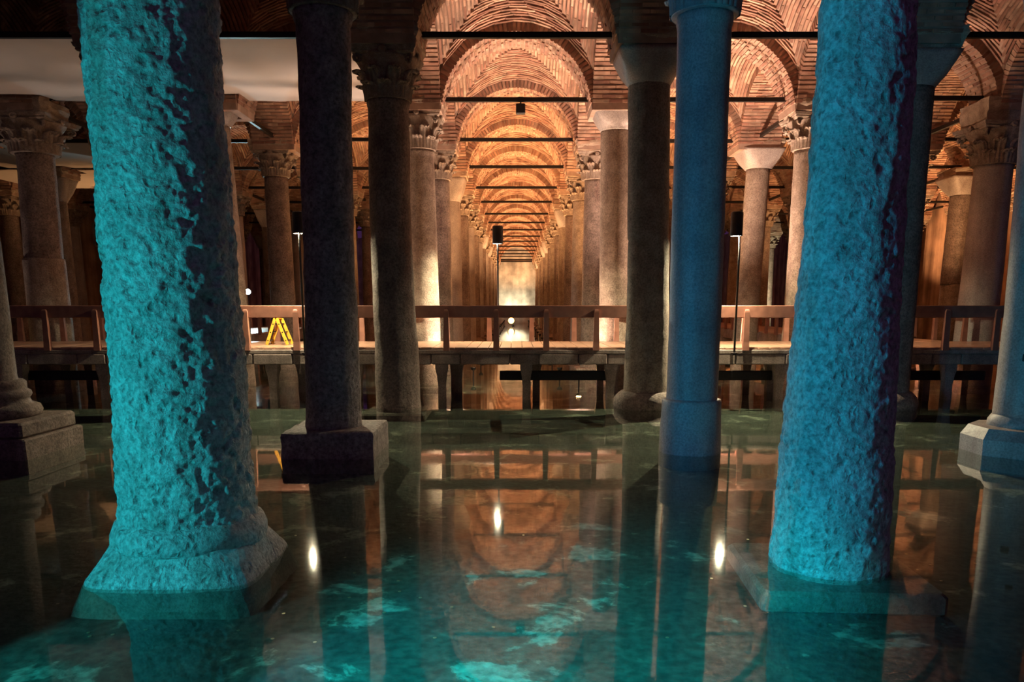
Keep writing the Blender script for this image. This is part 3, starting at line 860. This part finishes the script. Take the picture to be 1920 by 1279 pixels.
o = MB().bbox(XL, XR, WY1 - 0.08, WY1 + 0.08, 0.60, 1.075, 0.015).obj('edge_beam', M['conc'], main)
for yb in (17.9, 18.9): MB().bbox(XL, XR, yb - 0.07, yb + 0.07, 0.78, 1.075, 0.01).obj('joist', M['conc'], main)
x = XL
while x < XR - 0.2:
    put('plank', plank_me, main, (x, WY0 - 0.06, random.uniform(-0.003, 0.003))); x += 0.24
x = XL; k = 0
while x < XR - 0.6:
    w = (0.62, 0.84, 1.06)[(k * 7 + k // 3) % 3]
    put('fascia_block', fascia_me[(k * 7 + k // 3) % 3], main, (x, WY0 + random.uniform(-0.01, 0.01), 0)); x += w; k += 1
# railings; gaps on the far side where the side walkways join
BL = (-10.75, -8.45); BR = (8.55, 10.85)
rail_run(main, (XL, WY0 - 0.04), (XR, WY0 - 0.04), (0, -1), 1.06, (-0.43 - XL) % 1.06)
for a, b in ((XL, BL[0]), (BL[1], BR[0]), (BR[1], XR)):
    rail_run(main, (a, WY1 + 0.04), (b, WY1 + 0.04), (0, 1), 1.06, 0.35)
for k in range(-7, 8):
    xx = 0.21 + 1.82 * k
    put('support_post', sup_me, main, (xx, WY0 + 0.06, 0)); put('support_post', sup_me, main, (xx + 0.06, WY1 - 0.1, 0))
    put('support_post', sup_me, main, (xx + 0.25, 18.4, 0))
for a, b, yb in ((-0.37, 2.03, 17.35), (4.2, 5.62, 17.35), (8.15, 10.3, 17.35), (-8.6, -7.1, 17.6), (-11.2, -9.2, 17.35)):
    MB().bbox(a, b, yb - 0.06, yb + 0.06, 0.385, 0.59, 0.012).obj('cross_beam', M['iron'], main)
plank2_me = MB().bbox(0, BL[1] - BL[0], 0.004, 0.236, DZ - 0.045, DZ, 0.006).mesh('plank', M['deck'])
for (b0, b1), lab in ((BL, 'side walkway leading away from the main one past the left columns'), (BR, 'side walkway leading away from the main one past the right columns')):
    t = thing('walkway', lab, 'walkway', (0, 0, 0))
    y = WY1 + 0.10
    while y < 44:
        put('plank', plank2_me, t, (b0, y, random.uniform(-0.003, 0.003))); y += 0.24
    for xx in (b0 + 0.08, b1 - 0.08):
        MB().bbox(xx - 0.08, xx + 0.08, WY1 + 0.12, 44, 0.70, 1.074, 0.012).obj('edge_beam', M['conc'], t)
        yy = WY1 + 1.2
        while yy < 44:
            put('support_post', sup_me, t, (xx, yy, 0)); yy += 2.42
    rail_run(t, (b0 - 0.0, WY1 + 0.14), (b0 - 0.0, 44), (-1, 0), 1.06, 0.8)
    rail_run(t, (b1 + 0.0, WY1 + 0.14), (b1 + 0.0, 44), (1, 0), 1.06, 0.8)

# ------------------------------------------------------------------ lamp posts
def lamp_post(x, y, label, z0, ztop, h, rad, energy, bend=0.0):
    t = thing('lamp_post', label, 'lamp', (x, y, 0))
    zb = ztop - h
    MB().tube([(bend, 0, z0), (bend, 0, zb - 0.25), (bend * 0.85, 0, zb - 0.05), (bend * 0.6, 0, zb + 0.12)], 0.022, 10).obj('pole', M['lampblack'], t, True)
    MB().lathe([(z0, 0.07), (z0 + 0.02, 0.07), (z0 + 0.03, 0.03)], 16, bend, 0).obj('pole_foot', M['lampblack'], t)
    br = 0.26 if y < 18 else -0.12
    MB().bbox(bend - 0.03, bend + 0.03, min(0, br), max(0, br), z0 - 0.03, z0 + 0.0, 0.004).obj('bracket', M['lampblack'], t)
    n = 28; prof = [(zb, rad), (ztop - 0.02, rad), (ztop, rad - 0.02), (ztop, 0.001), (ztop - 0.03, 0.001), (ztop - 0.03, rad - 0.025), (zb, rad - 0.012), (zb, rad)]
    MB().lathe(prof, n, cap=False).obj('lamp_shade', M['lampblack'], t, True)
    MB().lathe([(zb + 0.055, 0.02), (zb + 0.06, 0.055), (zb + 0.10, 0.06), (zb + 0.14, 0.03)], 16, -0.03, 0).obj('bulb', M['bulb'], t, True)
    l = lamp('lamp_light', 'POINT', (x - 0.03, y, zb + 0.035), energy, CREAM, 0.03)
    return t
lamp_post(-4.45, WY0 - 0.30, 'lamp post with black cylindrical shade in front of the railing, left of nave', 1.0, 3.88, 0.43, 0.125, 560)
lamp_post(4.50, WY0 - 0.30, 'lamp post with black cylindrical shade in front of the railing, right of nave', 1.0, 3.88, 0.48, 0.125, 560, 0.08)
lamp_post(-0.46, WY1 + 0.13, 'lamp post with black cylindrical shade rising behind the railing in the nave', 1.0, 3.92, 0.43, 0.13, 420)

# ------------------------------------------------------------------ ladder on the deck
t = thing('step_ladder', 'yellow folding step ladder standing open on the walkway deck', 'ladder', (-5.42, 18.15, DZ))
for sgn in (-1, 1):
    so = None
    for yy in (-0.19, 0.19):
        sec = MB()
        d = Vector((0.225 * sgn, 0, -0.61)); a = Vector((0.01 * sgn, yy, 0.62))
        n_ = Vector((0.61, 0, 0.225 * sgn)).normalized() * 0.032; w_ = Vector((0, 0.014, 0))
        P = []
        for q in (a + d, a):
            P += [q - n_ - w_, q + n_ - w_, q + n_ + w_, q - n_ + w_]
        so = sec.hexa(P).obj('ladder_rail', M['yellow'], t)
    for f in (0.25, 0.55, 0.85):
        c = Vector((0.01 * sgn + 0.225 * sgn * f, 0, 0.62 - 0.61 * f))
        MB().tube([(c.x, -0.205, c.z), (c.x, 0.205, c.z)], 0.016, 8).obj('rung', M['iron'], so)
MB().bbox(-0.045, 0.045, -0.2, 0.2, 0.585, 0.645, 0.01).obj('hinge', M['yellow'], t)

# ------------------------------------------------------------------ canvas sheets slung from the tie rods
def canvas(label, x0, x1, y0, y1, z, seed, sag=0.10):
    mb = MB(); nx, ny = 70, 26
    def P(u, v):
        xx = x0 + (x1 - x0) * u / nx; yy = y0 + (y1 - y0) * v / ny
        s = math.sin(math.pi * v / ny)
        zz = z - sag * s * (0.75 + 0.25 * math.sin(xx * 1.3 + seed)) + 0.035 * noise.noise(Vector((xx * 0.8, yy * 1.1, seed))) + 0.012 * noise.noise(Vector((xx * 3 + yy * 2, yy * 1.2, seed)))
        return (xx, yy, zz)
    vs = [P(u, v) for v in range(ny + 1) for u in range(nx + 1)]
    up = [(a, b, c + 0.006) for a, b, c in vs]
    def at_pier(a, b):                    # the sheet is cut out round the piers
        return min(abs(a - NX(i)) for i in range(-4, 2)) < 0.80 and min(abs(b - RY(r)) for r in range(1, 8)) < 0.80
    fs = [(v * (nx + 1) + u, (v + 1) * (nx + 1) + u, (v + 1) * (nx + 1) + u + 1, v * (nx + 1) + u + 1) for v in range(ny) for u in range(nx) if not at_pier(x0 + (x1 - x0) * (u + 0.5) / nx, y0 + (y1 - y0) * (v + 0.5) / ny)]
    t = thing('canvas_sheet', label, 'canvas')
    mb.add(vs, fs); mb.add(up, [f[::-1] for f in fs])
    c = mb.obj('sheet', M['canvas'], t, True)
    for yy, sg in ((y0, -1), (y1, 1)):
        xx = x0 + 0.25
        while xx < x1 - 0.1:
            if at_pier(xx, yy): xx += 0.55; continue
            MB().tube([(xx, yy - sg * 0.03, z), (xx + random.uniform(-0.05, 0.05), yy + sg * 0.10, z + 0.06)], 0.006, 5).obj('lacing', M['canvas'], c); xx += 0.55
canvas('grey canvas sheet slung under the vault left of the nave before the walkway', -16.5, -2.78, RY(2) + 0.12, RY(3) - 0.12, 6.90, 1.0)
canvas('smaller grey canvas sheet slung under the vault behind the walkway, far left', -18.5, -12.3, RY(4) + 0.12, RY(5) - 0.12, 6.92, 5.0)
canvas('lit strip of canvas slung under the third vault row, far left', -20.0, -14.0, RY(5) + 0.12, RY(6) - 0.12, 6.90, 8.0)

# ------------------------------------------------------------------ hanging floodlight boxes
def box_light(x, y, z, label):
    t = thing('hanging_spotlight', label, 'spotlight', (x, y, z))
    MB().bbox(-0.115, 0.115, -0.08, 0.08, -0.30, -0.06, 0.015).obj('housing', M['lampblack'], t)
    MB().bbox(-0.02, 0.02, -0.02, 0.02, -0.07, 0.07, 0.004).obj('bracket', M['lampblack'], t)
    MB().bbox(-0.06, 0.06, -0.065, 0.065, 0.07, 0.09, 0.004).obj('clamp', M['lampblack'], t)
box_light(0.10, RY(3), 6.92, 'small black spotlight box hanging from the tie rod in the nave')
box_light(12.1, RY(4) + HALF, 6.92, 'small black spotlight box hanging from a tie rod near the orange wall')

# ------------------------------------------------------------------ framed hatch and dark niche board on the side walls
t = thing('wall_board', 'dark hatch in a pale frame high on the left side wall', 'hatch', (-SIDE, 44.2, 5.75))
MB().bbox(0.0, 0.05, -0.60, 0.60, -0.55, 0.55, 0.01).obj('panel', M['lampblack'], t)
fr = MB(); fr.box(0, 0.10, -0.68, -0.60, -0.62, 0.62); fr.box(0, 0.10, 0.60, 0.68, -0.62, 0.62); fr.box(0, 0.10, -0.68, 0.68, -0.62, -0.55); fr.box(0, 0.10, -0.68, 0.68, 0.55, 0.62)
fr.obj('frame', M['wallpale'], t)
t = thing('wall_board', 'black board standing in for a dark niche, high on the orange right side wall', 'hatch', (SIDE, 46.4, 5.70))
MB().bbox(-0.10, 0.0, -0.50, 0.50, -0.55, 0.55, 0.01).obj('panel', M['lampblack'], t)
MB().bbox(-0.12, -0.10, -0.44, 0.44, -0.49, 0.49, 0.005).obj('niche_dark', M['iron'], t)  # black boards stand in for the shade inside a niche

# ------------------------------------------------------------------ floodlights at the column feet
def floodlight(x, y, z, aim, energy, color, label, group, bulb, size=0.10, cone=130, radius=0.08):
    t = thing('floodlight', label, 'floodlight', (x, y, 0), group)
    d = (Vector(aim) - Vector((x, y, z))).normalized()
    rot = d.to_track_quat('Z', 'Y').to_euler()
    h = MB().lathe([(-0.9 * size, 0.5 * size), (-0.4 * size, 0.9 * size), (0.0, size), (0.12 * size, 1.05 * size), (0.12 * size, 0.9 * size), (-0.05 * size, 0.85 * size)], 14).obj('housing', M['lampblack'], t, True)
    h.location = (0, 0, z); h.rotation_euler = rot
    g = MB().lathe([(0.0, 0.02 * size), (0.02 * size, 0.84 * size), (0.06 * size, 0.80 * size), (0.09 * size, 0.02 * size)], 14).obj('lens', bulb, t, True)
    g.location = (0, 0, z); g.rotation_euler = rot
    MB().tube([(0, 0, FLOOR_Z), (0, 0, z - 0.5 * size)], 0.02, 8).obj('stake', M['lampblack'], t)
    lamp('floodlight_beam', 'SPOT', Vector((x, y, z)) + d * (size * 0.25), energy, color, radius, Vector((x, y, z)) + d * 4, cone, 0.6)
for r in range(5, ROWS):
    for sgn, sd in ((-1, 'left'), (1, 'right')):
        e = 1000 if r < 9 else 1150
        floodlight(sgn * 1.35, RY(r) + 1.5, 0.35, (sgn * 0.75, RY(r) + 2.1, 8), e, AMBER,
                   'small amber floodlight at the foot of the %s nave column, %s row behind walkway' % (sd, ORD[r - 3]), 'amber floodlights in the nave', M['amberbulb'], 0.09, 88)
# uplights added in the water to brighten vaults, canvas and right wall
UP = [(-1.2, 21.9, 430, PEACH), (1.2, 21.9, 430, PEACH), (4.84, 21.9, 1800, PEACH), (9.68, 22.4, 1600, PEACH), (4.84, 26.8, 1200, AMBER), (9.68, 27.2, 1300, AMBER), (14.5, 26.5, 1300, AMBER),
      (-1.2, 26.6, 720, AMBER), (1.2, 26.6, 720, AMBER), (-4.84, 27.2, 420, AMBER), (-9.68, 27.2, 300, AMBER), (-4.84, 32.0, 480, AMBER), (4.84, 32.0, 1000, AMBER), (14.5, 36, 1300, AMBER), (19.4, 33, 2400, AMBER),
      (19.4, 42, 2400, AMBER), (9.68, 37, 1100, AMBER), (-9.68, 37, 480, AMBER), (-16.5, 34, 420, AMBER), (-4.84, 41, 560, AMBER), (4.84, 41, 900, AMBER), (-4.84, 20.3, 115, (1.0, 0.76, 0.66)), (-9.0, 20.4, 110, (1.0, 0.76, 0.66)), (-14.2, 20.4, 95, (1.0, 0.76, 0.66)),
      (-1.6, 20.2, 430, PEACH), (1.6, 20.2, 430, PEACH), (4.84, 20.25, 1150, PEACH), (9.6, 20.25, 1050, PEACH)]
for x, y, e, c in UP:
    bay = int(math.floor((x + HALF) / B)); row = int(math.floor((y - Y0) / B)) - 2
    where = '%s half of nave' % ('left' if x < 0 else 'right') if bay == 0 else '%s bay %s of nave' % (ORD[abs(bay) - 1], 'left' if bay < 0 else 'right')
    aim = (x, y - 2.2, 8) if y < 21 else (x, y + 0.6, 8)
    floodlight(x, y, 0.30, aim, e, c, 'fill floodlight added in the water, %s, %s' % ('%s aisle behind walkway' % ORD[max(row, 0)] if y > 21 else 'close behind walkway', where), 'added fill floodlights in the water', M['amberbulb'], 0.08, 105)
# end of the nave
floodlight(-0.52, 78.0, 0.55, (-0.3, 40, 2.2), 300, (1.0, 0.65, 0.25), 'bright golden floodlight facing the camera deep in the nave', None, M['starbulb'], 0.36, 120, 0.2)
floodlight(-0.4, BACK - 1.6, 0.35, (-0.2, BACK, 4.4), 480, (1.0, 0.92, 0.60), 'floodlight washing the pale end wall of the nave', None, M['bulb'], 0.15, 120)
floodlight(-10.98, 32.8, 2.55, (-7.0, 24.0, 2.4), 420, (0.62, 0.95, 1.0), 'cold white floodlight on a tall stake beside the left side walkway', None, M['whitebulb'], 0.13, 150)
floodlight(15.2, 50.6, 0.35, (17.0, 54.4, 3.2), 900, CREAM, 'added cream floodlight brightening one far column right of the nave', None, M['bulb'], 0.12, 75)  # extra lamp put in to brighten a single far column

# ------------------------------------------------------------------ coins on the floor in front
coin_me = MB().lathe([(0, 0.011), (0.001, 0.013), (0.003, 0.013), (0.004, 0.011)], 12).mesh('coin', M['coin'])
for k in range(70):
    yy = random.uniform(4.9, 7.4); xx = random.uniform(-0.62, 0.62) * yy
    if abs(xx + 2.55) < 0.75 and abs(yy - 6) < 0.75 or abs(xx - 2.47) < 0.75 and abs(yy - 6) < 0.75: continue
    tag(put('coin', coin_me, None, (xx, yy, FLOOR_Z)), 'tiny coin lying on the lit floor under the water', 'coin', 'coins on the floor')
